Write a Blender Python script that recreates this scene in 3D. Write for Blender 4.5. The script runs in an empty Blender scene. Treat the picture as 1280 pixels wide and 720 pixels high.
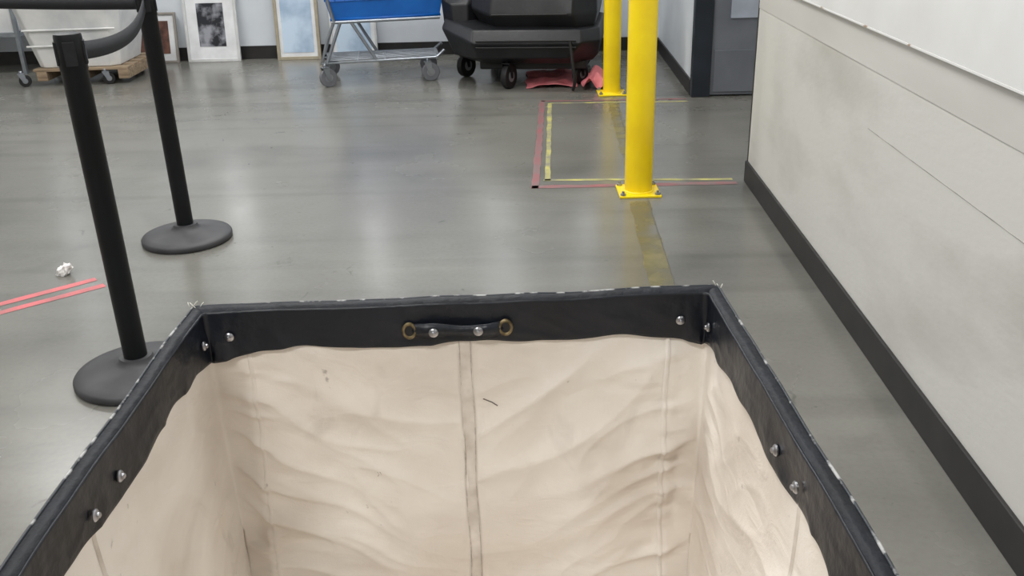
import bpy, bmesh, math, random
from mathutils import Vector, Matrix, noise
random.seed(3)
scene = bpy.context.scene
scene.view_settings.view_transform = 'Standard'
scene.view_settings.look = 'None'
COL = scene.collection

# ---------------------------------------------------------------- helpers
def s2l(c):
    c = c/255.0
    return c/12.92 if c <= 0.04045 else ((c+0.055)/1.055)**2.4
def rgb(r, g, b): return (s2l(r), s2l(g), s2l(b), 1)

def new_mat(name, col, rough=0.6, metal=0.0, col2=None, nscale=8, bump=0.0, bscale=60, spec=0.5, coat=0, detail=5, lo=0.35, hi=0.65, stretch=(1,1,1), r2=None):
    m = bpy.data.materials.new(name); m.use_nodes = True
    nt = m.node_tree; b = nt.nodes['Principled BSDF']
    b.inputs['Base Color'].default_value = col
    b.inputs['Roughness'].default_value = rough
    b.inputs['Metallic'].default_value = metal
    b.inputs['Specular IOR Level'].default_value = spec
    b.inputs['Coat Weight'].default_value = coat
    tc = nt.nodes.new('ShaderNodeTexCoord')
    mp = nt.nodes.new('ShaderNodeMapping'); mp.inputs['Scale'].default_value = stretch
    nt.links.new(tc.outputs['Object'], mp.inputs['Vector'])
    if col2 is None: col2 = tuple(c*0.85 for c in col[:3])+(1,)
    n = nt.nodes.new('ShaderNodeTexNoise'); n.inputs['Scale'].default_value = nscale; n.inputs['Detail'].default_value = detail
    nt.links.new(mp.outputs[0], n.inputs['Vector'])
    r = nt.nodes.new('ShaderNodeValToRGB')
    r.color_ramp.elements[0].position = lo; r.color_ramp.elements[0].color = col2
    r.color_ramp.elements[1].position = hi; r.color_ramp.elements[1].color = col
    nt.links.new(n.outputs['Fac'], r.inputs[0]); nt.links.new(r.outputs[0], b.inputs['Base Color'])
    if r2 is not None:
        mr = nt.nodes.new('ShaderNodeMapRange'); mr.inputs[1].default_value=.3; mr.inputs[2].default_value=.7
        mr.inputs[3].default_value = rough; mr.inputs[4].default_value = r2
        nt.links.new(n.outputs['Fac'], mr.inputs[0]); nt.links.new(mr.outputs[0], b.inputs['Roughness'])
    if bump:
        n2 = nt.nodes.new('ShaderNodeTexNoise'); n2.inputs['Scale'].default_value = bscale; n2.inputs['Detail'].default_value = 4
        nt.links.new(mp.outputs[0], n2.inputs['Vector'])
        bp = nt.nodes.new('ShaderNodeBump'); bp.inputs['Strength'].default_value = bump; bp.inputs['Distance'].default_value = 0.01
        nt.links.new(n2.outputs['Fac'], bp.inputs['Height']); nt.links.new(bp.outputs[0], b.inputs['Normal'])
    return m

def empty(name, loc=(0,0,0), rz=0):
    e = bpy.data.objects.new(name, None); e.location = loc; e.rotation_euler = (0,0,rz)
    e.empty_display_size = .1; COL.objects.link(e); return e

def mk(name, verts, faces, mat, parent=None, smooth=False):
    me = bpy.data.meshes.new(name); me.from_pydata([tuple(v) for v in verts], [], faces); me.update()
    bm = bmesh.new(); bm.from_mesh(me); bmesh.ops.recalc_face_normals(bm, faces=bm.faces); bm.to_mesh(me); bm.free()
    if smooth:
        for p in me.polygons: p.use_smooth = True
    if mat: me.materials.append(mat)
    o = bpy.data.objects.new(name, me); COL.objects.link(o)
    if parent: o.parent = parent
    return o

def box(name, lo, hi, mat, parent=None, bev=0.0, rot=None, seg=2):
    x0,y0,z0 = lo; x1,y1,z1 = hi
    c = Vector(((x0+x1)/2,(y0+y1)/2,(z0+z1)/2))
    v = [Vector((x,y,z))-c for x in (x0,x1) for y in (y0,y1) for z in (z0,z1)]
    f = [(0,1,3,2),(4,6,7,5),(0,4,5,1),(2,3,7,6),(0,2,6,4),(1,5,7,3)]
    o = mk(name, v, f, mat, parent); o.location = c
    if rot: o.rotation_euler = rot
    if bev:
        m = o.modifiers.new('b','BEVEL'); m.width = bev; m.segments = seg; m.limit_method='ANGLE'
    return o

def cyl(name, p0, p1, r, mat, parent=None, seg=24, r1=None, bev=0):
    p0 = Vector(p0); p1 = Vector(p1); d = p1-p0; L = d.length; r1 = r if r1 is None else r1
    q = d.to_track_quat('Z','Y')
    v=[]; 
    for i in range(seg):
        a = 2*math.pi*i/seg; v.append(Vector((r*math.cos(a), r*math.sin(a), 0)))
    for i in range(seg):
        a = 2*math.pi*i/seg; v.append(Vector((r1*math.cos(a), r1*math.sin(a), L)))
    f=[(i,(i+1)%seg,seg+(i+1)%seg,seg+i) for i in range(seg)]+[tuple(range(seg))[::-1], tuple(range(seg,2*seg))]
    o = mk(name, [q@x+p0 for x in v], f, mat, parent)
    for p in o.data.polygons:
        if len(p.vertices)==4: p.use_smooth=True
    if bev:
        m=o.modifiers.new('b','BEVEL'); m.width=bev; m.segments=2; m.limit_method='ANGLE'
    return o

def lathe(name, prof, mat, parent=None, seg=48, loc=(0,0,0)):
    v=[];f=[]
    for r,z in prof:
        for i in range(seg):
            a=2*math.pi*i/seg; v.append((r*math.cos(a), r*math.sin(a), z))
    n=len(prof)
    for j in range(n-1):
        for i in range(seg):
            f.append((j*seg+i, j*seg+(i+1)%seg,(j+1)*seg+(i+1)%seg,(j+1)*seg+i))
    f.append(tuple(range(seg))); f.append(tuple(range((n-1)*seg,n*seg)))
    o=mk(name,v,f,mat,parent,True); o.location=loc
    m=o.modifiers.new('e','EDGE_SPLIT'); m.split_angle=math.radians(40)
    return o

def tube(name, pts, r, mat, parent=None, cyclic=False, smooth=False, res=4):
    cu=bpy.data.curves.new(name,'CURVE'); cu.dimensions='3D'; cu.bevel_depth=r; cu.bevel_resolution=res
    if smooth:
        s=cu.splines.new('NURBS'); s.points.add(len(pts)-1); s.order_u=3; s.use_endpoint_u=not cyclic
    else:
        s=cu.splines.new('POLY'); s.points.add(len(pts)-1)
    for i,p in enumerate(pts): s.points[i].co=(p[0],p[1],p[2],1)
    s.use_cyclic_u=cyclic; cu.use_fill_caps=True
    cu.materials.append(mat)
    o=bpy.data.objects.new(name,cu); COL.objects.link(o)
    if parent: o.parent=parent
    return o

def torus(name, c, R, r, mat, parent=None, axis='Y', seg=28, s2=10, sx=1.0):
    v=[];f=[]
    for i in range(seg):
        a=2*math.pi*i/seg
        for j in range(s2):
            b=2*math.pi*j/s2
            x=(R+r*math.cos(b))*math.cos(a)*sx; y=(R+r*math.cos(b))*math.sin(a); z=r*math.sin(b)
            if axis=='Y': p=(x,z,y)
            elif axis=='X': p=(z,x,y)
            else: p=(x,y,z)
            v.append(Vector(p)+Vector(c))
            f.append((i*s2+j,((i+1)%seg)*s2+j,((i+1)%seg)*s2+(j+1)%s2,i*s2+(j+1)%s2))
    return mk(name,v,f,mat,parent,True)

def sstep(x,a,b):
    t=max(0,min(1,(x-a)/(b-a))); return t*t*(3-2*t)

# ---------------------------------------------------------------- materials
M_wall  = new_mat('wall_paint', rgb(205,204,200), .6, col2=rgb(176,175,170), nscale=1.6, detail=8, lo=.3, hi=.6, bump=.08, bscale=40)
M_wallR = new_mat('scuffed_wall_paint', rgb(203,202,198), .5, col2=rgb(180,178,173), nscale=1.7, detail=7, lo=.3, hi=.5, bump=.1, bscale=30, stretch=(1,.6,1.6))
M_wallU = new_mat('white_wall_panel', rgb(224,225,225), .45, col2=rgb(214,214,213), nscale=3)
M_ledge_shade = new_mat('ledge_shade_grey', rgb(202,201,197), .5, col2=rgb(190,188,184), nscale=2, stretch=(1,.4,2))  # wall paint darkened to carry the shade below the ledge
M_back  = new_mat('back_wall_paint', rgb(216,222,228), .55, col2=rgb(200,206,213), nscale=2)
M_base  = new_mat('rubber_baseboard', rgb(38,36,36), .5, col2=rgb(27,26,27), nscale=12)
M_ceil  = new_mat('ceiling_paint', rgb(215,215,212), .8)
M_yel   = new_mat('yellow_enamel', rgb(250,220,6), .35, col2=rgb(240,205,4), nscale=5, coat=.2)
M_yel2  = new_mat('yellow_floor_tape', rgb(186,180,100), .5, col2=rgb(122,120,106), nscale=11, lo=.36,hi=.64, detail=8)
M_red   = new_mat('red_floor_tape', rgb(148,84,88), .5, col2=rgb(118,100,99), nscale=8, lo=.38,hi=.68, detail=8)
M_red2  = new_mat('pink_floor_tape', rgb(196,102,106), .5, col2=rgb(164,100,102), nscale=9, lo=.3,hi=.6)
M_post  = new_mat('black_powdercoat', rgb(11,14,19), .42, col2=rgb(7,9,13), nscale=10, spec=.35)
M_rub   = new_mat('stanchion_rubber', rgb(64,64,67), .55, col2=rgb(48,48,51), nscale=9)
M_belt  = new_mat('belt_webbing', rgb(24,26,32), .7, bump=.2, bscale=300)
M_vinyl = new_mat('navy_vinyl', rgb(18,24,34), .48, col2=rgb(11,15,23), nscale=6, bump=.35, bscale=28, spec=.42, r2=.32, detail=8)
M_rimf  = new_mat('navy_vinyl_fold', rgb(17,22,31), .55, col2=rgb(11,15,22), nscale=9, bump=.3, bscale=60, spec=.28)
M_rimv  = new_mat('worn_vinyl_edge', rgb(30,35,43), .45, col2=rgb(165,165,165), nscale=45, lo=.38, hi=.46)
M_brass = new_mat('dull_brass', rgb(150,136,106), .55, 1.0, col2=rgb(90,80,58), nscale=120)
M_steel = new_mat('rivet_steel', rgb(205,205,208), .3, 1.0, col2=rgb(150,150,155), nscale=60)
M_galv  = new_mat('chrome_frame', rgb(160,166,174), .35, .8, nscale=20)
M_wood  = new_mat('pallet_wood', rgb(160,140,116), .7, col2=rgb(120,102,82), nscale=6, stretch=(1,8,8))
M_wplast= new_mat('white_plastic', rgb(225,225,224), .45, col2=rgb(200,202,204), nscale=5)
M_blue  = new_mat('blue_plastic', rgb(24,110,200), .35, col2=rgb(18,92,176), nscale=4)
M_bplast= new_mat('black_plastic', rgb(30,31,34), .5, col2=rgb(18,19,22), nscale=4, bump=.15, bscale=30, r2=.36, spec=.35)
M_tyre  = new_mat('tyre_rubber', rgb(20,20,22), .6)
M_hub   = new_mat('wheel_hub', rgb(150,153,158), .4, .4)
M_gtyre = new_mat('grey_tyre', rgb(110,112,118), .5)
M_pink  = new_mat('pink_sheet', rgb(232,140,146), .6, col2=rgb(206,108,116), nscale=9)
M_paper = new_mat('white_paper', rgb(236,234,232), .8)
M_gold  = new_mat('gilt_frame', rgb(176,166,146), .4, .3, nscale=15)
M_wfr   = new_mat('white_frame', rgb(205,206,206), .45)
M_mat   = new_mat('picture_mount', rgb(226,228,230), .6)
M_dfr   = new_mat('brown_frame', rgb(150,144,138), .45)
M_doorf = new_mat('dark_door_frame', rgb(36,42,52), .4, col2=rgb(26,32,40), nscale=5)
M_door  = new_mat('grey_door', rgb(112,116,124), .45, col2=rgb(98,102,110), nscale=4)
M_glassy= new_mat('door_window', rgb(168,176,190), .15)
M_dust  = new_mat('stain', rgb(130,120,114), .9)
M_thread= new_mat('frayed_thread', rgb(215,212,205), .9)

def canvas_mat():
    m=new_mat('cream_canvas', rgb(238,232,224), .85, col2=rgb(222,212,201), nscale=4.0, detail=9, lo=.32, hi=.60, spec=.2)
    nt=m.node_tree; b=nt.nodes['Principled BSDF']; N=nt.nodes.new; L=nt.links.new
    tc=N('ShaderNodeTexCoord')
    def layer(scale,det,p0,p1,amt,col,stretch=(1,1,1),dist=0,rot=(0,0,0)):
        mp=N('ShaderNodeMapping'); mp.inputs['Scale'].default_value=stretch; mp.inputs['Rotation'].default_value=rot; L(tc.outputs['Object'],mp.inputs['Vector'])
        n=N('ShaderNodeTexNoise'); n.inputs['Scale'].default_value=scale; n.inputs['Detail'].default_value=det; n.inputs['Distortion'].default_value=dist
        L(mp.outputs[0],n.inputs['Vector'])
        r=N('ShaderNodeValToRGB'); r.color_ramp.elements[0].position=p0; r.color_ramp.elements[0].color=(0,0,0,1)
        r.color_ramp.elements[1].position=p1; r.color_ramp.elements[1].color=(amt,amt,amt,1)
        L(n.outputs['Fac'],r.inputs[0])
        mx=N('ShaderNodeMix'); mx.data_type='RGBA'
        src=b.inputs['Base Color'].links[0].from_socket
        L(r.outputs[0],mx.inputs[0]); L(src,mx.inputs[6]); mx.inputs[7].default_value=col
        L(mx.outputs[2],b.inputs['Base Color'])
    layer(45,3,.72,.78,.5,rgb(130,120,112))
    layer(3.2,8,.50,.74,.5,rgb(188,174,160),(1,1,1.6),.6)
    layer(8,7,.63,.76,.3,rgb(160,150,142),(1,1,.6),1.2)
    n3=N('ShaderNodeTexNoise'); n3.inputs['Scale'].default_value=1.0; n3.inputs['Detail'].default_value=5; n3.inputs['Distortion'].default_value=1.0
    mp=N('ShaderNodeMapping'); mp.inputs['Rotation'].default_value=(0,.6,0); mp.inputs['Scale'].default_value=(9,9,18)
    L(tc.outputs['Object'],mp.inputs['Vector']); L(mp.outputs[0],n3.inputs['Vector'])
    n4=N('ShaderNodeTexNoise'); n4.inputs['Scale'].default_value=500; L(tc.outputs['Object'],n4.inputs['Vector'])
    b1=N('ShaderNodeBump'); b1.inputs['Strength'].default_value=.34; b1.inputs['Distance'].default_value=.012
    L(n3.outputs['Fac'],b1.inputs['Height'])
    b2=N('ShaderNodeBump'); b2.inputs['Strength'].default_value=.25; b2.inputs['Distance'].default_value=.001
    L(n4.outputs['Fac'],b2.inputs['Height']); L(b1.outputs[0],b2.inputs['Normal'])
    L(b2.outputs[0],b.inputs['Normal'])
    return m
M_canvas=canvas_mat()

def floor_mat():
    m=bpy.data.materials.new('sealed_concrete'); m.use_nodes=True
    nt=m.node_tree; b=nt.nodes['Principled BSDF']; N=nt.nodes.new; L=nt.links.new
    tc=N('ShaderNodeTexCoord')
    def nz(scale,st,detail=6,dist=0,loc=(0,0,0)):
        mp=N('ShaderNodeMapping'); mp.inputs['Scale'].default_value=st; mp.inputs['Location'].default_value=loc; L(tc.outputs['Object'],mp.inputs['Vector'])
        n=N('ShaderNodeTexNoise'); n.inputs['Scale'].default_value=scale; n.inputs['Detail'].default_value=detail; n.inputs['Distortion'].default_value=dist
        L(mp.outputs[0],n.inputs['Vector']); return n.outputs['Fac']
    def ramp(src,p0,c0,p1,c1):
        r=N('ShaderNodeValToRGB'); r.color_ramp.elements[0].position=p0; r.color_ramp.elements[0].color=c0
        r.color_ramp.elements[1].position=p1; r.color_ramp.elements[1].color=c1; L(src,r.inputs[0]); return r.outputs[0]
    def mul(a,bb,f):
        mx=N('ShaderNodeMix'); mx.data_type='RGBA'; mx.blend_type='MULTIPLY'; mx.inputs[0].default_value=f
        L(a,mx.inputs[6]); L(bb,mx.inputs[7]); return mx.outputs[2]
    W=(1,1,1,1); g=lambda k:(k,k,k,1)
    c=ramp(nz(1.1,(1,1,1),8,.4),.3,rgb(103,102,97),.7,rgb(122,121,115))
    c=mul(c,ramp(nz(1.0,(.35,2.4,1),5,.3),.34,g(.68),.5,W),.45)
    c=mul(c,ramp(nz(1.0,(.12,4,1),2,.1,(3,7,0)),.34,g(.6),.44,W),.35)
    c=mul(c,ramp(nz(60,(1,1,1),3),.3,g(.88),.6,W),.6)
    c=mul(c,ramp(nz(9,(1,1,1),5,1.5),.25,g(.5),.31,W),.7)
    c=mul(c,ramp(nz(2.0,(.8,1.2,1),6,1.0),.30,g(.75),.46,W),.5)
    L(c,b.inputs['Base Color'])
    mr=N('ShaderNodeMapRange'); mr.inputs[1].default_value=.3; mr.inputs[2].default_value=.7; mr.inputs[3].default_value=.18; mr.inputs[4].default_value=.30
    L(nz(1.6,(1,1,1),5),mr.inputs[0]); L(mr.outputs[0],b.inputs['Roughness'])
    b.inputs['Specular IOR Level'].default_value=.5
    bp=N('ShaderNodeBump'); bp.inputs['Strength'].default_value=.05; bp.inputs['Distance'].default_value=.01
    L(nz(7,(1,1,1),3),bp.inputs['Height']); L(bp.outputs[0],b.inputs['Normal'])
    return m
M_floor=floor_mat()

# ---------------------------------------------------------------- camera
R=Vector((.9992,.0295,-.0277)).normalized()
U=Vector((.01363,.3986,.9167)); U=(U-R*U.dot(R)).normalized()
Bk=R.cross(U)
cam=bpy.data.cameras.new('camera'); co=bpy.data.objects.new('camera',cam); COL.objects.link(co)
mw=Matrix.Identity(4)
for i in range(3):
    mw[i][0]=R[i]; mw[i][1]=U[i]; mw[i][2]=Bk[i]
mw[2][3]=1.3
co.matrix_world=mw; cam.lens=1150/1280*36; cam.sensor_width=36; cam.clip_start=.02
scene.camera=co

# ---------------------------------------------------------------- room
ZC=3.6
XW=.95
box('floor',(-6.2,-3.2,-.1),(3.2,8.3,0),M_floor)
box('ceiling',(-6.2,-3.2,ZC),(3.2,8.3,ZC+.1),M_ceil)
box('wall_back',(-6.2,8.1,0),(1.1,8.25,ZC),M_back)
box('wall_left',(-6.15,-3.1,0),(-6,8.1,ZC),M_wall)
box('wall_behind',(-6,-3.15,0),(3.2,-3,ZC),M_wall)
box('wall_right',(XW,-3,0),(XW+.16,4.23,ZC),M_wallR)
box('trim_1',(XW-.014,-3,.905),(XW,4.225,ZC),M_wallU,bev=.004)
box('ledge_shade_band',(XW-.002,-3,.79),(XW,4.225,.905),M_ledge_shade,bev=.0015)  # thin darker strip standing in for the shadow under the ledge
box('baseboard_right',(XW-.012,-3,0),(XW,4.235,.10),M_base,bev=.003)
box('trim_2',(XW-.002,4.225,0),(XW+.16,4.24,ZC),M_base)
M_line=new_mat('panel_gap', rgb(128,126,122), .6, col2=rgb(175,173,169), nscale=12)
box('trim_3',(XW-.001,-3,.6237),(XW,2.7,.6253),M_line)
M_chip=new_mat('chipped_edge', rgb(222,222,221), .5, col2=rgb(160,140,120), nscale=9, lo=.34, hi=.38)
box('trim_4',(XW-.0155,-3,.902),(XW,4.225,.907),M_chip)
box('wall_passage',(.98,6.2,0),(1.1,8.1,ZC),M_back)
box('baseboard_passage',(.968,6.2,0),(.98,8.1,.1),M_base)
box('wall_alcove_back',(1.1,6.2,0),(3.2,6.3,ZC),M_back)
box('wall_alcove_right',(3.05,4.23,0),(3.2,6.2,ZC),M_wall)
box('wall_alcove_near',(1.11,4.08,0),(3.05,4.23,ZC),M_wall)
box('baseboard_back',(-6,8.088,0),(.968,8.1,.11),M_base)
# added unseen glowing windows high on the back wall, for bright floor reflections
M_win=bpy.data.materials.new('added_window_glow'); M_win.use_nodes=True
bb=M_win.node_tree.nodes['Principled BSDF']; bb.inputs['Emission Color'].default_value=(.9,.95,1,1); bb.inputs['Emission Strength'].default_value=1.6
for k,(xa,xb) in enumerate([(-4.6,-4.35),(-2.95,-2.72),(-1.7,-1.48),(-.55,-.25),(.3,.42)]):
    e=empty('added_window_%d'%(k+1),(0,0,0))
    box('pane',(xa,8.075,1.0),(xb,8.085,2.9),M_win,e)
    for nm,lo,hi in [('jamb_l',(xa-.04,8.06,.95),(xa,8.1,2.95)),('jamb_r',(xb,8.06,.95),(xb+.04,8.1,2.95)),('sill',(xa-.05,8.05,.94),(xb+.05,8.1,1.0)),('head',(xa-.04,8.06,2.9),(xb+.04,8.1,2.95)),('transom',(xa,8.065,2.05),(xb,8.09,2.09))]:
        box(nm,lo,hi,M_wfr,e,.003)
# door
d=empty('door_1',(0,0,0))
box('frame_left',(.97,6.12,0),(1.09,6.2,2.1),M_doorf,d,.004)
box('frame_right',(1.92,6.12,0),(2.0,6.2,2.1),M_doorf,d,.004)
box('frame_top',(.97,6.12,2.1),(2.0,6.2,2.18),M_doorf,d,.004)
box('leaf',(1.09,6.14,.01),(1.92,6.19,2.1),M_door,d,.003)
box('vision_panel',(1.2,6.13,.5),(1.8,6.142,1.8),M_glassy,d,.002)
box('kick_plate',(1.11,6.132,.03),(1.9,6.14,.3),M_door,d,.002)

# ceiling lights
M_em=bpy.data.materials.new('lamp_diffuser'); M_em.use_nodes=True
bb=M_em.node_tree.nodes['Principled BSDF']; bb.inputs['Emission Color'].default_value=(1,.99,.96,1); bb.inputs['Emission Strength'].default_value=3
for (x,y) in [(-3.9,.5),(-1.2,-1.2),(-3.9,3.6),(-.6,1.9),(-1.0,4.2),(-3.9,6.6),(-1.0,6.6),(2.1,5.2)]:
    e=empty('ceiling_light',(x,y,ZC-.06))
    box('housing',(-.62,-.32,0),(.62,.32,.06),M_wplast,e,.005)
    box('diffuser',(-.6,-.3,-.006),(.6,.3,0),M_em,e)
    en=50
    if x>2: en=22
    if (x,y)==(-.6,1.9): en=56
    if (x,y)==(-1.2,-1.2): en=74
    l=bpy.data.lights.new('lamp','AREA'); l.shape='RECTANGLE'; l.size=1.2; l.size_y=.6; l.energy=en; l.color=(1,.99,.97)
    o=bpy.data.objects.new('lamp',l); COL.objects.link(o); o.parent=e; o.location=(0,0,-.012)
w=bpy.data.worlds.new('world'); scene.world=w; w.use_nodes=True
w.node_tree.nodes['Background'].inputs[0].default_value=(.7,.75,.8,1); w.node_tree.nodes['Background'].inputs[1].default_value=.5

# ---------------------------------------------------------------- floor tape
def strip(name,p0,p1,w,mat,z=.0012,parent=None,wob=.35):
    p0=Vector((p0[0],p0[1],0));p1=Vector((p1[0],p1[1],0)); dd=(p1-p0).normalized(); n=Vector((-dd.y,dd.x,0))*w/2
    k=max(2,int((p1-p0).length/.03)); v=[];f=[]
    for i in range(k+1):
        p=p0.lerp(p1,i/k); a=noise.noise(Vector((p.x*9,p.y*9,w*50)))*wob; b2=noise.noise(Vector((p.x*11,p.y*11,w*90)))*wob
        v+= [(p.x+n.x*(1+a),p.y+n.y*(1+a),z),(p.x-n.x*(1+b2),p.y-n.y*(1+b2),z)]
        if i: f.append((2*i-2,2*i-1,2*i+1,2*i))
    return mk(name,v,f,mat,parent)
t=empty('yellow_floor_tape')
strip('near',(-.01,4.30),(.89,4.26),.028,M_yel2,parent=t)
strip('side',(.01,4.29),(.035,6.03),.026,M_yel2,parent=t)
strip('far',(.035,6.03),(.93,6.0),.026,M_yel2,parent=t)
t=empty('red_floor_tape')
strip('near',(-.07,4.19),(.9,4.2),.045,M_red,parent=t)
strip('side',(-.05,4.17),(-.015,6.12),.035,M_red,parent=t)
strip('far',(-.02,6.1),(.93,6.08),.025,M_red,parent=t)
t=empty('pink_floor_tape')
strip('stripe_1',(-2.85,2.1),(-1.69,3.13),.036,M_red2,parent=t,wob=.2)
strip('stripe_2',(-2.80,2.05),(-1.63,3.07),.036,M_red2,parent=t,wob=.2)
# faded yellow stripe along the saw-cut joint
def stain_mat():
    m=new_mat('faded_yellow_stripe', rgb(134,126,88), .3, nscale=4)
    nt=m.node_tree; b=nt.nodes['Principled BSDF']; tc=nt.nodes.new('ShaderNodeTexCoord')
    n=nt.nodes.new('ShaderNodeTexNoise'); n.inputs['Scale'].default_value=6; n.inputs['Detail'].default_value=8
    nt.links.new(tc.outputs['Object'],n.inputs['Vector'])
    mr=nt.nodes.new('ShaderNodeMapRange'); mr.inputs[1].default_value=.35; mr.inputs[2].default_value=.65; mr.inputs[3].default_value=.1; mr.inputs[4].default_value=.8
    nt.links.new(n.outputs['Fac'],mr.inputs[0]); nt.links.new(mr.outputs[0],b.inputs['Alpha'])
    return m
M_joint=stain_mat()
M_jl=new_mat('joint_line', rgb(88,87,83), .6)
t=empty('floor_joint')
strip('stain',(.39,1.4),(.42,3.95),.09,M_joint,z=.0006,parent=t)
strip('stain_far',(.43,4.32),(.45,6.1),.07,M_joint,z=.0006,parent=t)
strip('cut',(.445,1.2),(.475,8.0),.004,M_jl,z=.0009,parent=t)

# ---------------------------------------------------------------- bollards
def bollard(x,y,r,h,name='bollard'):
    e=empty(name,(x,y,0),math.radians(2))
    prof=[(r,0.008),(r,h-.05)]+[(r*math.cos(a),h-.05+.05*math.sin(a)) for a in [i*math.pi/16 for i in range(1,8)]]+[(.004,h)]
    lathe('post',prof,M_yel,e)
    s=.095
    box('base_plate',(-s,-s,0),(s,s,.011),M_yel,e,.003)
    torus('weld',(0,0,.012),r+.002,.006,M_yel,e,'Z')
    for sx in (-1,1):
        for sy in (-1,1):
            lathe('bolt',[(.013,.01),(.013,.02),(.006,.022),(.006,.03),(.001,.03)],M_galv,e,6,(sx*.078,sy*.078,0))
    return e
bollard(.426,4.085,.063,1.07)
bollard(.457,6.3,.058,1.07)

# ---------------------------------------------------------------- stanchions
def stanchion(x,y):
    e=empty('stanchion',(x,y,0))
    lathe('base',[(.176,0),(.181,.006),(.181,.02),(.176,.027),(.15,.034),(.1,.042),(.062,.05),(.05,.058),(.046,.07),(.03,.07)],M_rub,e,64)
    lathe('post',[(.033,.04),(.033,.9),(.0345,.902),(.0345,.985),(.033,.993),(.02,.995),(.001,.995)],M_post,e,40)
    for k in range(4):
        a=k*math.pi/2+.4
        o=box('belt_slot',(-.003,-.014,-.03),(.003,.014,.03),M_bplast,e,.001)
        o.location=(.034*math.cos(a),.034*math.sin(a),.945); o.rotation_euler=(0,0,a)
    return e
P1=(-1.215,2.375);P2=(-1.49,3.55);P3=(-3.3,4.3)
S1=stanchion(*P1);S2=stanchion(*P2);S3=stanchion(*P3)
def belt(par,a,b,z0,z1,sag,off=0):
    v=[];f=[];n=24
    A=Vector((a[0],a[1]));B=Vector((b[0],b[1])); dd=(B-A).normalized(); O=A.copy(); A=A+dd*.03;B=B-dd*.034
    pp=Vector((-dd.y,dd.x))
    for i in range(n+1):
        t=i/n; p=A.lerp(B,t)+pp*off*math.sin(math.pi*t)-O; zz=z0+(z1-z0)*t-sag*4*t*(1-t)
        v+=[(p.x,p.y,zz-.024),(p.x,p.y,zz+.024)]
        if i: f.append((2*i-2,2*i,2*i+1,2*i-1))
    o=mk('belt',v,f,M_belt,par,True); m=o.modifiers.new('s','SOLIDIFY'); m.thickness=.0025; m.offset=0
belt(S1,P1,P2,.945,.945,.04,-.03)
belt(S2,P2,P3,.945,.945,.015)

# ---------------------------------------------------------------- crumpled paper
bm=bmesh.new(); bmesh.ops.create_icosphere(bm,subdivisions=3,radius=1)
for v in bm.verts:
    k=1+.5*noise.noise(v.co*1.8)+.25*noise.noise(v.co*4); v.co=Vector((v.co.x*.026*k+v.co.z*.012,v.co.y*.022*k,max(0,.016+v.co.z*.03*k)))
me=bpy.data.meshes.new('crumpled_paper'); bm.to_mesh(me); bm.free(); me.materials.append(M_paper)
o=bpy.data.objects.new('crumpled_paper',me); COL.objects.link(o); o.location=(-1.83,3.18,0)

# ---------------------------------------------------------------- canvas cart
CART=empty('canvas_laundry_cart',(-.123,1.137,0),math.radians(3.3))
HW=.3535; CL=1.06; ZT=.79
BUL=.02
def bul(y): return 1+BUL*math.sin(math.pi*max(0,min(1,-y/CL)))
def loop(inset,r=.008,step=.006):
    W=HW-inset; T=-inset; B=-CL+inset; pts=[]
    def seg(a,b,n):
        k=max(2,int((Vector(b)-Vector(a)).length/step))
        for i in range(k):
            p=Vector(a).lerp(Vector(b),i/k); pts.append((p.x,p.y,n[0],n[1]))
    def arc(c,a0,a1):
        for i in range(5):
            a=math.radians(a0+(a1-a0)*i/5); pts.append((c[0]+r*math.cos(a),c[1]+r*math.sin(a),math.cos(a),math.sin(a)))
    seg((-W+r,T),(W-r,T),(0,1)); arc((W-r,T-r),90,0)
    seg((W,T-r),(W,B+r),(1,0)); arc((W-r,B+r),0,-90)
    seg((W-r,B),(-W+r,B),(0,-1)); arc((-W+r,B+r),-90,-180)
    seg((-W,B+r),(-W,T-r),(-1,0)); arc((-W+r,T-r),180,90)
    out=[]
    for x,y,nx,ny in pts:
        wv=.002*noise.noise(Vector((y*6,x*6,.3)))
        out.append((x*bul(y)+wv*nx,y+wv*ny,nx,ny))
    return out
def zrim(x,y): return .0035*noise.noise(Vector((x*5,y*5,4)))+.0015*noise.noise(Vector((x*15,y*15,9)))
def cdist(x,y):
    return min(math.hypot(abs(x)-HW,y), math.hypot(abs(x)-HW,y+CL))
def zband(x,y):
    c=cdist(x,y)
    z=ZT-.0575+.004*noise.noise(Vector((x*8,y*8,3)))+.004*noise.noise(Vector((x*22,y*22,7)))-.022*math.exp(-c/.03)
    if abs(y)<.08: z+=.0035*math.sin((x+.05)*30)
    else: z+=.003*math.sin(y*26+1)
    return z
def ridge(v): return (1-abs(noise.noise(v)))**4
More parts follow.
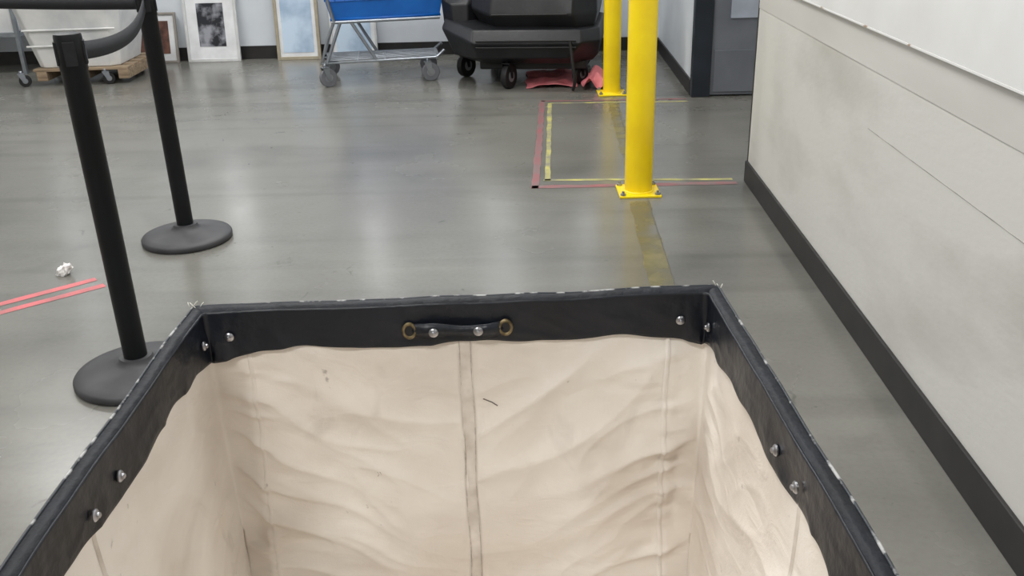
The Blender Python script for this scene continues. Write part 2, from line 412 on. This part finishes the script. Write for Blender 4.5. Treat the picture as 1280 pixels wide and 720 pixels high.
def disp(x,y,nx,ny,z):
    """inward displacement of the canvas"""
    dz=ZT-.05-z
    amp=sstep(dz,.0,.09)
    far=abs(ny)>.5
    u = x if far else y+5*(1 if nx>0 else -1)
    c=cdist(x,y)
    cw=sstep(c,.012,.05)
    wx=.03*noise.noise(Vector((u*6,z*6,11))); wz=.03*noise.noise(Vector((u*6,z*6,17)))
    uu=u+wx; zz=z+wz
    s=1 if (far and x>0) else -1
    d1=.014*noise.noise(Vector((uu*4.5,zz*6,1.3)))
    a1=uu*.5+s*-zz*.87; b1=uu*.87+s*zz*.5     # diagonal frame
    d2=.011*(ridge(Vector((a1*8,b1*2.6,4.1)))-.45)
    d3=.0045*(ridge(Vector((a1*20+2,b1*6,6.7)))-.45)
    side=1.0 if far else .35
    mid=.5+.5*sstep(abs(x),.02,.16) if far else 1
    d=(d1+d2+d3)*side*mid*amp
    # puckered corner seam: creases fanning from it
    sd=c-.06
    fan=math.exp(-abs(sd)/(.065 if sd>0 else .03))
    d+=.015*fan*(ridge(Vector((c*4+u,(zz+c*.35)*20,2.2)))-.5)*amp*(1 if far else .25)
    d+=.006*fan*noise.noise(Vector((c*16,z*50,7)))*amp*(1 if far else .25)
    d+=.005*math.exp(-(sd/.010)**2)*amp*(1 if far else 0)
    d+=.004*math.exp(-max(dz,0)/.04)*noise.noise(Vector((u*24,z*10,5)))*sstep(dz,0,.02)
    if far:
        d+= -.003*math.exp(-((x-.008)/.02)**2)*amp
        d+= .0015*math.exp(-((abs(x-.008)-.011)/.004)**2)
    d*=cw
    d+=.015*sstep(dz,0,.6)
    return min(max(d,-.010),.05)
def skin_surface(name,inset,z0f,z1f,rows,mat,dfun=None,thick=0,step=.006,r=.008):
    lp=loop(inset,r,step); n=len(lp); v=[];f=[]
    for j in range(rows+1):
        t=j/rows
        for (x,y,nx,ny) in lp:
            z=z0f(x,y)*(1-t)+z1f(x,y)*t
            dd=dfun(x,y,nx,ny,z) if dfun else 0
            v.append((x-nx*dd,y-ny*dd,z))
    for j in range(rows):
        for i in range(n):
            f.append((j*n+i,j*n+(i+1)%n,(j+1)*n+(i+1)%n,(j+1)*n+i))
    o=mk(name,v,f,mat,CART,True)
    if thick:
        m=o.modifiers.new('s','SOLIDIFY'); m.thickness=thick; m.offset=0
    return o
CI=.011
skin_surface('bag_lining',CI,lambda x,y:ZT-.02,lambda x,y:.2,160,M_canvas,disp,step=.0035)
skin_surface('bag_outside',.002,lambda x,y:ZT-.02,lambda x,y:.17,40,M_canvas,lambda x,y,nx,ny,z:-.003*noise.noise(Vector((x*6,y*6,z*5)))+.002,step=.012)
def bd(x,y,nx,ny,z):
    q=(ZT-z)/.06
    d=.004*noise.noise(Vector((x*13,y*13,z*14)))*min(1,max(0,q)*1.5)
    d+=.003*(ridge(Vector((x*18+z*20,y*18,z*22)))-.5)*min(1,max(0,q))
    # folded lap of vinyl standing proud a few centimetres from each far corner
    if abs(ny)>.5 and y>-.1: d+=.004*sstep(abs(x),HW-.045,HW-.038)*max(0,q)*(1-sstep(abs(x),HW-.02,HW-.008))
    return d+.002*q
skin_surface('inner_band',.0135,lambda x,y:ZT+.002+zrim(x,y),zband,18,M_vinyl,bd,.0025,step=.004)
skin_surface('outer_band',-.003,lambda x,y:ZT+.002+zrim(x,y),lambda x,y:zband(x,y)-.01,8,M_vinyl,lambda x,y,nx,ny,z:.0015*noise.noise(Vector((x*9,y*9,z*12))),.003,step=.01)
# flat folded top of the vinyl band
a=loop(-.0045,.008,.008); v=[];f=[]; n=len(a)
for k in range(n):
    x,y,nx,ny=a[k]
    for off,h in ((0,-.001),(.004,.003),(.0095,.004),(.015,.003),(.019,-.001)):
        v.append((x-nx*off,y-ny*off,ZT+.002+h+zrim(x,y)))
for k in range(n):
    for j in range(4):
        f.append((k*5+j,k*5+j+1,((k+1)%n)*5+j+1,((k+1)%n)*5+j))
mk('rim_fold',v,f,M_rimf,CART,True)
lp=loop(-.003,.008,.012)
tube('rim_piping',[(x,y,ZT+.004+zrim(x,y)) for x,y,_,_ in lp],.0018,M_rimv,CART,True)
lp=loop(CI+.03)
mk('bag_bottom',[(x,y,.2) for x,y,_,_ in lp],[tuple(range(len(lp)))],M_canvas,CART)
# seams following the lining
M_seam=new_mat('seam_tape', rgb(228,220,211), .85, col2=rgb(204,194,183), nscale=30)
M_stitch=new_mat('stitching', rgb(186,177,168), .9, col2=rgb(210,202,192), nscale=90, lo=.45,hi=.55)
def seam(name,fix,off,w,mat,side,zt=ZT-.05,push=.0015,crown=.0012):
    v=[];f=[];k=130
    for i in range(k+1):
        z=zt+(.21-zt)*i/k; jit=.003*noise.noise(Vector((z*9,fix*7,3)))
        for s in (-1,0,1):
            if side=='far':
                x=fix+off+jit+s*w/2; y=-CI-disp(x,-CI,0,1,z)-push-(crown if s==0 else -.001)
                v.append((x,y,z))
            else:
                sg=1 if side=='right' else -1
                y=fix+off+s*w/2; W=(HW-CI)*bul(y)
                x=sg*(W-disp(sg*W,y,sg,0,z)-push-(crown if s==0 else -.001)); v.append((x,y,z))
        if i:
            a=3*(i-1); b=3*i
            f+=[(a,a+1,b+1,b),(a+1,a+2,b+2,b+1)]
    return mk(name,v,f,mat,CART,True)
seam('centre_seam',0,.008,.019,M_seam,'far')
seam('centre_stitch_a',0,.0005,.0016,M_stitch,'far',push=.0018)
seam('centre_stitch_b',0,.0155,.0016,M_stitch,'far',push=.0018)
for sgn in (-1,1):
    seam('corner_seam',sgn*.287,0,.007,M_canvas,'far',push=.001,crown=.0025)
seam('side_seam_left',-.40,0,.006,M_seam,'left',crown=.002)
seam('side_seam_right',-.40,0,.006,M_seam,'right',crown=.002)
# rivets / grommets
def rivet(x,y,z,nrm,r=.0085,mat=M_steel):
    o=lathe('rivet',[(r,0),(r,.0015),(r*.8,.003),(r*.5,.0035),(r*.45,.0055),(r*.2,.0065),(.0003,.0066)],mat,CART,20)
    q=Vector(nrm).to_track_quat('Z','Y'); o.rotation_euler=q.to_euler(); o.location=(x,y,z)
YF=-.018
def side_x(y): return (HW-.0145)*bul(y)
for x,z in [(-.308,ZT-.034),(.303,ZT-.034)]:
    rivet(x,YF-.001,z,(0,-1,0),.0065)
for sg in (-1,1):
    for y in (-.04,-.335,-.4,-.72,-.78,-1.0):
        rivet(sg*(side_x(y)-.003),y,ZT-.036,(-sg,0,0),.0065)
for x in (-.065,.065):
    torus('grommet',(x,YF-.003,ZT-.034),.010,.0028,M_brass,CART,'Y',sx=.8)
    lh=lathe('grommet_hole',[(.009,0),(.009,.001),(.0003,.001)],M_tyre,CART,20); lh.rotation_euler=(math.pi/2,0,0); lh.location=(x,YF-.003,ZT-.034)
v=[];f=[];nn=24
for i in range(nn+1):
    t=i/nn; x=-.062+.124*t; y=YF-.002-.007*min(1,math.sin(math.pi*t)*2.2); z=ZT-.034+.002*math.sin(6*t)
    hw=.009+.0015*math.sin(9*t)
    v+=[(x,y,z-hw),(x,y-.002,z),(x,y,z+hw)]
    if i:
        a=3*(i-1);b=3*i; f+=[(a,a+1,b+1,b),(a+1,a+2,b+2,b+1)]
o=mk('handle_strap',v,f,M_vinyl,CART,True); m=o.modifiers.new('s','SOLIDIFY'); m.thickness=.003
for x in (-.032,.028): rivet(x,YF-.0115,ZT-.034,(0,-1,0),.0065)
# a few frayed threads at the corners
for cx,nk in ((-HW,4),(HW,3)):
    for k in range(nk):
        a=random.uniform(.3,math.pi-.3); l=random.uniform(.006,.014); p=Vector((cx+random.uniform(-.008,.008),random.uniform(-.006,.003),ZT+.004))
        tube('thread',[p,p+Vector((math.cos(a)*l*.5,0,l*.5)),p+Vector((math.cos(a)*l,.003,l*.7))],.0006,M_thread,CART,smooth=True)
# small scuff marks on the canvas
def mark(x,z,pts):
    P=[]
    for dx,dz in pts:
        xx=x+dx; zz=z+dz; P.append((xx,-CI-disp(xx,-CI,0,1,zz)-.0002,zz))
    tube('stain_mark',P,.0009,M_dust,CART,res=1)
mark(-.128,.53,[(0,0),(.002,-.006),(-.001,-.012)]); mark(-.124,.53,[(0,0),(.002,-.007),(-.003,-.008)])
mark(.03,.64,[(0,0),(.012,-.006),(.02,-.012)])
# base + casters
box('base_board',(-HW+.01,-CL+.01,.14),(HW-.01,-.01,.17),M_wood,CART,.004)
def caster(parent,x,y,r,w,ztop,tyre,ang=0,fork=M_galv,off=.02):
    e=bpy.data.objects.new('caster',None); COL.objects.link(e); e.parent=parent; e.location=(x,y,0); e.rotation_euler=(0,0,ang)
    cyl('tyre',(off,-w/2,r),(off,w/2,r),r,tyre,e,32,bev=.005)
    cyl('hub',(off,-w/2-.002,r),(off,w/2+.002,r),r*.45,M_hub,e,20)
    for s in (-1,1):
        mk('fork',[(off-.012,s*(w/2+.006),r-.012),(off+.012,s*(w/2+.006),r-.012),(.025,s*(w/2+.006),2*r+.008),(-.025,s*(w/2+.006),2*r+.008),
                   (off-.012,s*(w/2+.009),r-.012),(off+.012,s*(w/2+.009),r-.012),(.025,s*(w/2+.009),2*r+.008),(-.025,s*(w/2+.009),2*r+.008)],
           [(0,1,2,3),(4,5,6,7),(0,1,5,4),(1,2,6,5),(2,3,7,6),(3,0,4,7)],fork,e)
    box('fork_top',(-.025,-w/2-.009,2*r+.005),(.025,w/2+.009,2*r+.012),fork,e)
    cyl('stem',(0,0,2*r+.01),(0,0,ztop),.012,fork,e,16)
for sx in (-.28,.28):
    for sy in (-.12,-CL+.12): caster(CART,sx,sy,.05,.03,.145,M_tyre,.3)

# ---------------------------------------------------------------- blue shopping cart (side on)
SC=empty('shopping_cart',(-1.20,7.05,0),math.radians(9))
def bask(x0,x1,y,z): return [(x0,-y,z),(x1,-y*.8,z),(x1,y*.8,z),(x0,y,z)]
lo=bask(-.36,.42,.20,.47); lm=bask(-.39,.45,.225,.60); hi_=bask(-.44,.50,.28,.90)
def shellgrid(A,B,nu,nv):
    v=[];f=[]
    for j in range(nv+1):
        for e in range(4):
            a0,a1=Vector(A[e]),Vector(A[(e+1)%4]); b0,b1=Vector(B[e]),Vector(B[(e+1)%4])
            for i in range(nu):
                v.append(a0.lerp(a1,i/nu).lerp(b0.lerp(b1,i/nu),j/nv))
    n=4*nu
    for j in range(nv):
        for i in range(n): f.append((j*n+i,j*n+(i+1)%n,(j+1)*n+(i+1)%n,(j+1)*n+i))
    return v,f
v,f=shellgrid(lo,lm,1,1); o=mk('basket_floor_band',v,f+[(0,1,2,3)],M_blue,SC); m=o.modifiers.new('s','SOLIDIFY'); m.thickness=.008
v,f=shellgrid(lm,hi_,12,7); o=mk('basket_mesh',v,f,M_blue,SC); m=o.modifiers.new('w','WIREFRAME'); m.thickness=.016
tube('basket_rim',hi_,.014,M_blue,SC,True)
tube('basket_lower_rim',lo,.012,M_blue,SC,True)
tube('handle',[(-.44,-.27,.92),(-.52,-.27,1.02),(-.52,.27,1.02),(-.44,.27,.92)],.014,M_blue,SC)
for s in (-1,1):
    y=.235*s
    tube('side_frame',[(-.45,y*1.1,.97),(-.34,y,.46),(-.40,y,.34),(-.46,y,.17),(.38,y*.8,.17),(.44,y*.75,.22)],.012,M_galv,SC)
    tube('basket_rail',[(-.36,y,.455),(.42,y*.8,.455)],.012,M_galv,SC)
    tube('front_strut',[(-.06,y*.9,.17),(-.22,y*.95,.45)],.012,M_galv,SC)
    tube('rear_strut',[(-.42,y,.17),(-.30,y,.45)],.012,M_galv,SC)
for x in (-.42,-.2,.0,.38):
    k=.235*(1 if x<0 else .85); tube('cross_bar',[(x,-k,.17),(x,k,.17)],.009,M_galv,SC)
for i in range(7):
    y=-.17+i*.057; tube('tray_rod',[(-.42,y,.178),(.40,y*.85,.178)],.005,M_galv,SC)
for x in (-.44,.31):
    for s in (-1,1): caster(SC,x,s*(.235 if x<0 else .19),.066,.03,.17,M_gtyre,.5 if x<0 else .1)

# ---------------------------------------------------------------- black floor scrubber
FS=empty('floor_scrubber',(-.14,7.0,0),math.radians(-6))
def prism(name,rings,mat,parent,bev=.02):
    v=[];f=[];n=len(rings[0])
    for r in rings: v+=r
    for j in range(len(rings)-1):
        for i in range(n): f.append((j*n+i,j*n+(i+1)%n,(j+1)*n+(i+1)%n,(j+1)*n+i))
    f.append(tuple(range(n))); f.append(tuple(range((len(rings)-1)*n,len(rings)*n)))
    o=mk(name,v,f,mat,parent)
    m=o.modifiers.new('b','BEVEL'); m.width=bev; m.segments=3; m.limit_method='ANGLE'; m.angle_limit=math.radians(20)
    for p in o.data.polygons: p.use_smooth=True
    m=o.modifiers.new('wn','WEIGHTED_NORMAL')
    return o
def ring(x0,x1,y0,y1,c,z,zl=None,cf=None):
    cf=c if cf is None else cf
    zl=z if zl is None else zl
    return [(x0+c,y0,z),(x1-cf,y0,z),(x1,y0+cf,z),(x1,y1-c,z),(x1-c,y1,z),(x0+c,y1,zl),(x0,y1-c,zl),(x0,y0+c,zl)]
prism('lower_hull',[ring(-.34,.52,-.44,.6,.14,.17),ring(-.47,.56,-.53,.64,.20,.22),ring(-.56,.58,-.57,.66,.26,.33,.40,.12),ring(-.54,.57,-.50,.64,.24,.41,.46,.12)],M_bplast,FS,.012)
prism('tank',[ring(-.26,.53,-.42,.6,.12,.40),ring(-.34,.55,-.47,.62,.16,.50,.54),ring(-.30,.54,-.38,.60,.14,.78),ring(-.2,.50,-.30,.55,.1,.95)],M_bplast,FS,.015)
prism('side_pod',[ring(-.56,-.28,-.30,.3,.09,.42),ring(-.58,-.28,-.28,.28,.09,.56,.60),ring(-.46,-.28,-.12,.2,.06,.68)],M_bplast,FS,.012)
for z in (.30,.345): tube('groove_rib',[(-.27,-.572,z),(.42,-.572,z)],.006,M_tyre,FS)
tube('tank_seam',[(-.17,-.474,.505),(.35,-.474,.505)],.006,M_tyre,FS)
box('skirt',(-.28,-.38,.12),(.48,.5,.18),M_tyre,FS,.01)
tube('handle_bar',[(.3,.5,.9),(.3,.66,1.05),(-.1,.66,1.05),(-.1,.5,.9)],.015,M_post,FS)
for k,(x,y) in enumerate([(-.07,-.47),(-.46,-.02),(.42,-.3),(.4,.45),(-.3,.5)]):
    caster(FS,x,y,.085 if k<2 else .07,.045,.22,M_tyre,1.2 if k==0 else 1.0,M_bplast,.02)
tube('hanging_strap',[(.38,-.57,.34),(.40,-.60,.18),(.42,-.60,.06),(.40,-.58,.013)],.011,M_tyre,FS,smooth=True)

# ---------------------------------------------------------------- pink items
def sheet(name,cx,cy,sx,sy,amp,mat,rz=0,base=.004,fr=9):
    v=[];f=[];n=24
    for j in range(n+1):
        for i in range(n+1):
            x=(i/n-.5)*sx;y=(j/n-.5)*sy
            z=base+amp*max(0,.5+noise.noise(Vector((x*fr+cx*3,y*fr,1.7))))*min(1,4*min(i,n-i)/n+.3)
            v.append((x+.02*noise.noise(Vector((y*6,cx,0))),y+.02*noise.noise(Vector((x*6,cx,4))),z))
    for j in range(n):
        for i in range(n): a=j*(n+1)+i; f.append((a,a+1,a+n+2,a+n+1))
    o=mk(name,v,f,mat,None); o.location=(cx,cy,0); o.rotation_euler=(0,0,rz)
    m=o.modifiers.new('s','SOLIDIFY'); m.thickness=.003; m.offset=1
    return o
sheet('pink_plastic_sheet',.05,6.85,.36,.66,.03,M_pink,0)
sheet('crumpled_pink_bag',.375,6.6,.22,.38,.11,M_pink,0,fr=10)

# ---------------------------------------------------------------- framed pictures
def picture(x0,x1,h,fr,matte,art,fw=.022,mw=.07,lean=.07,name='framed_picture',y=8.085):
    w=x1-x0; th=math.asin(lean/h)
    e=empty(name,((x0+x1)/2,y-lean-.03,0)); e.rotation_euler=(-th,0,0)
    for nm,lo,hi in [('frame_left',(-w/2,0,0),(-w/2+fw,.025,h)),('frame_right',(w/2-fw,0,0),(w/2,.025,h)),('frame_bottom',(-w/2+fw,0,0),(w/2-fw,.025,fw)),('frame_top',(-w/2+fw,0,h-fw),(w/2-fw,.025,h))]:
        box(nm,lo,hi,fr,e,.003)
    box('mount',(-w/2+fw,.01,fw),(w/2-fw,.02,h-fw),matte,e)
    box('print',(-w/2+fw+mw,.007,fw+mw*1.15),(w/2-fw-mw,.011,h-fw-mw),art,e)
    return e
A1=new_mat('sepia_print', rgb(120,86,74), .3, col2=rgb(56,40,38), nscale=7, lo=.4,hi=.6)
A2=new_mat('grey_print', rgb(150,152,160), .25, col2=rgb(40,42,48), nscale=8, lo=.46,hi=.62)
A3=new_mat('blue_print', rgb(196,214,232), .2, col2=rgb(158,180,204), nscale=4, lo=.4,hi=.6)
picture(-3.58,-3.15,.42,M_dfr,M_mat,A1,.02,.05)
picture(-3.07,-2.61,.60,M_wfr,M_mat,A2,.025,.09)
picture(-2.29,-1.91,.72,M_gold,M_mat,A3,.028,.03)
picture(-1.82,-1.42,.78,M_wfr,M_mat,A3,.02,.03)

# ---------------------------------------------------------------- white bin truck on wooden dolly
BT=empty('plastic_bin_truck',(-3.60,7.38,0),math.radians(4))
for i in range(5):
    y=-.34+i*.15; box('deck_board',(-.34,y,.11),(.38,y+.1,.13),M_wood,BT,.003)
for x in (-.32,-.02,.30): box('stringer',(x,-.34,.04),(x+.08,.36,.11),M_wood,BT,.003)
prism('tub',[ring(-.32,.30,-.30,.28,.06,.13),ring(-.42,.40,-.38,.36,.07,.62),ring(-.44,.42,-.40,.38,.07,.63),ring(-.44,.42,-.40,.38,.07,.67)],M_wplast,BT,.012)
for z in (.3,.42): tube('tub_rib',[(-.33-z*.04,-.315-(z-.15)*.17,z),(.33+z*.04,-.315-(z-.15)*.17,z)],.008,M_wplast,BT)
for x in (-.44,.2):
    for y in (-.33,.33): caster(BT,x,y,.045,.03,.12,M_tyre,.4)
# shelving in the far left corner
SH=empty('shelf_unit',(-4.75,7.8,0))
for x in (-.45,.45):
    for y in (-.2,.2): box('upright',(x-.015,y-.015,0),(x+.015,y+.015,1.8),M_galv,SH)
for z in (.3,.75,1.2,1.7): box('shelf',(-.45,-.2,z),(.45,.2,z+.025),M_galv,SH)
box('storage_box_a',(-.4,-.17,.325),(-.02,.17,.55),M_blue,SH,.01); box('storage_box_b',(.03,-.17,.325),(.41,.17,.6),M_wplast,SH,.01)
box('storage_box_c',(-.35,-.17,.775),(.3,.17,1.05),M_wplast,SH,.01)
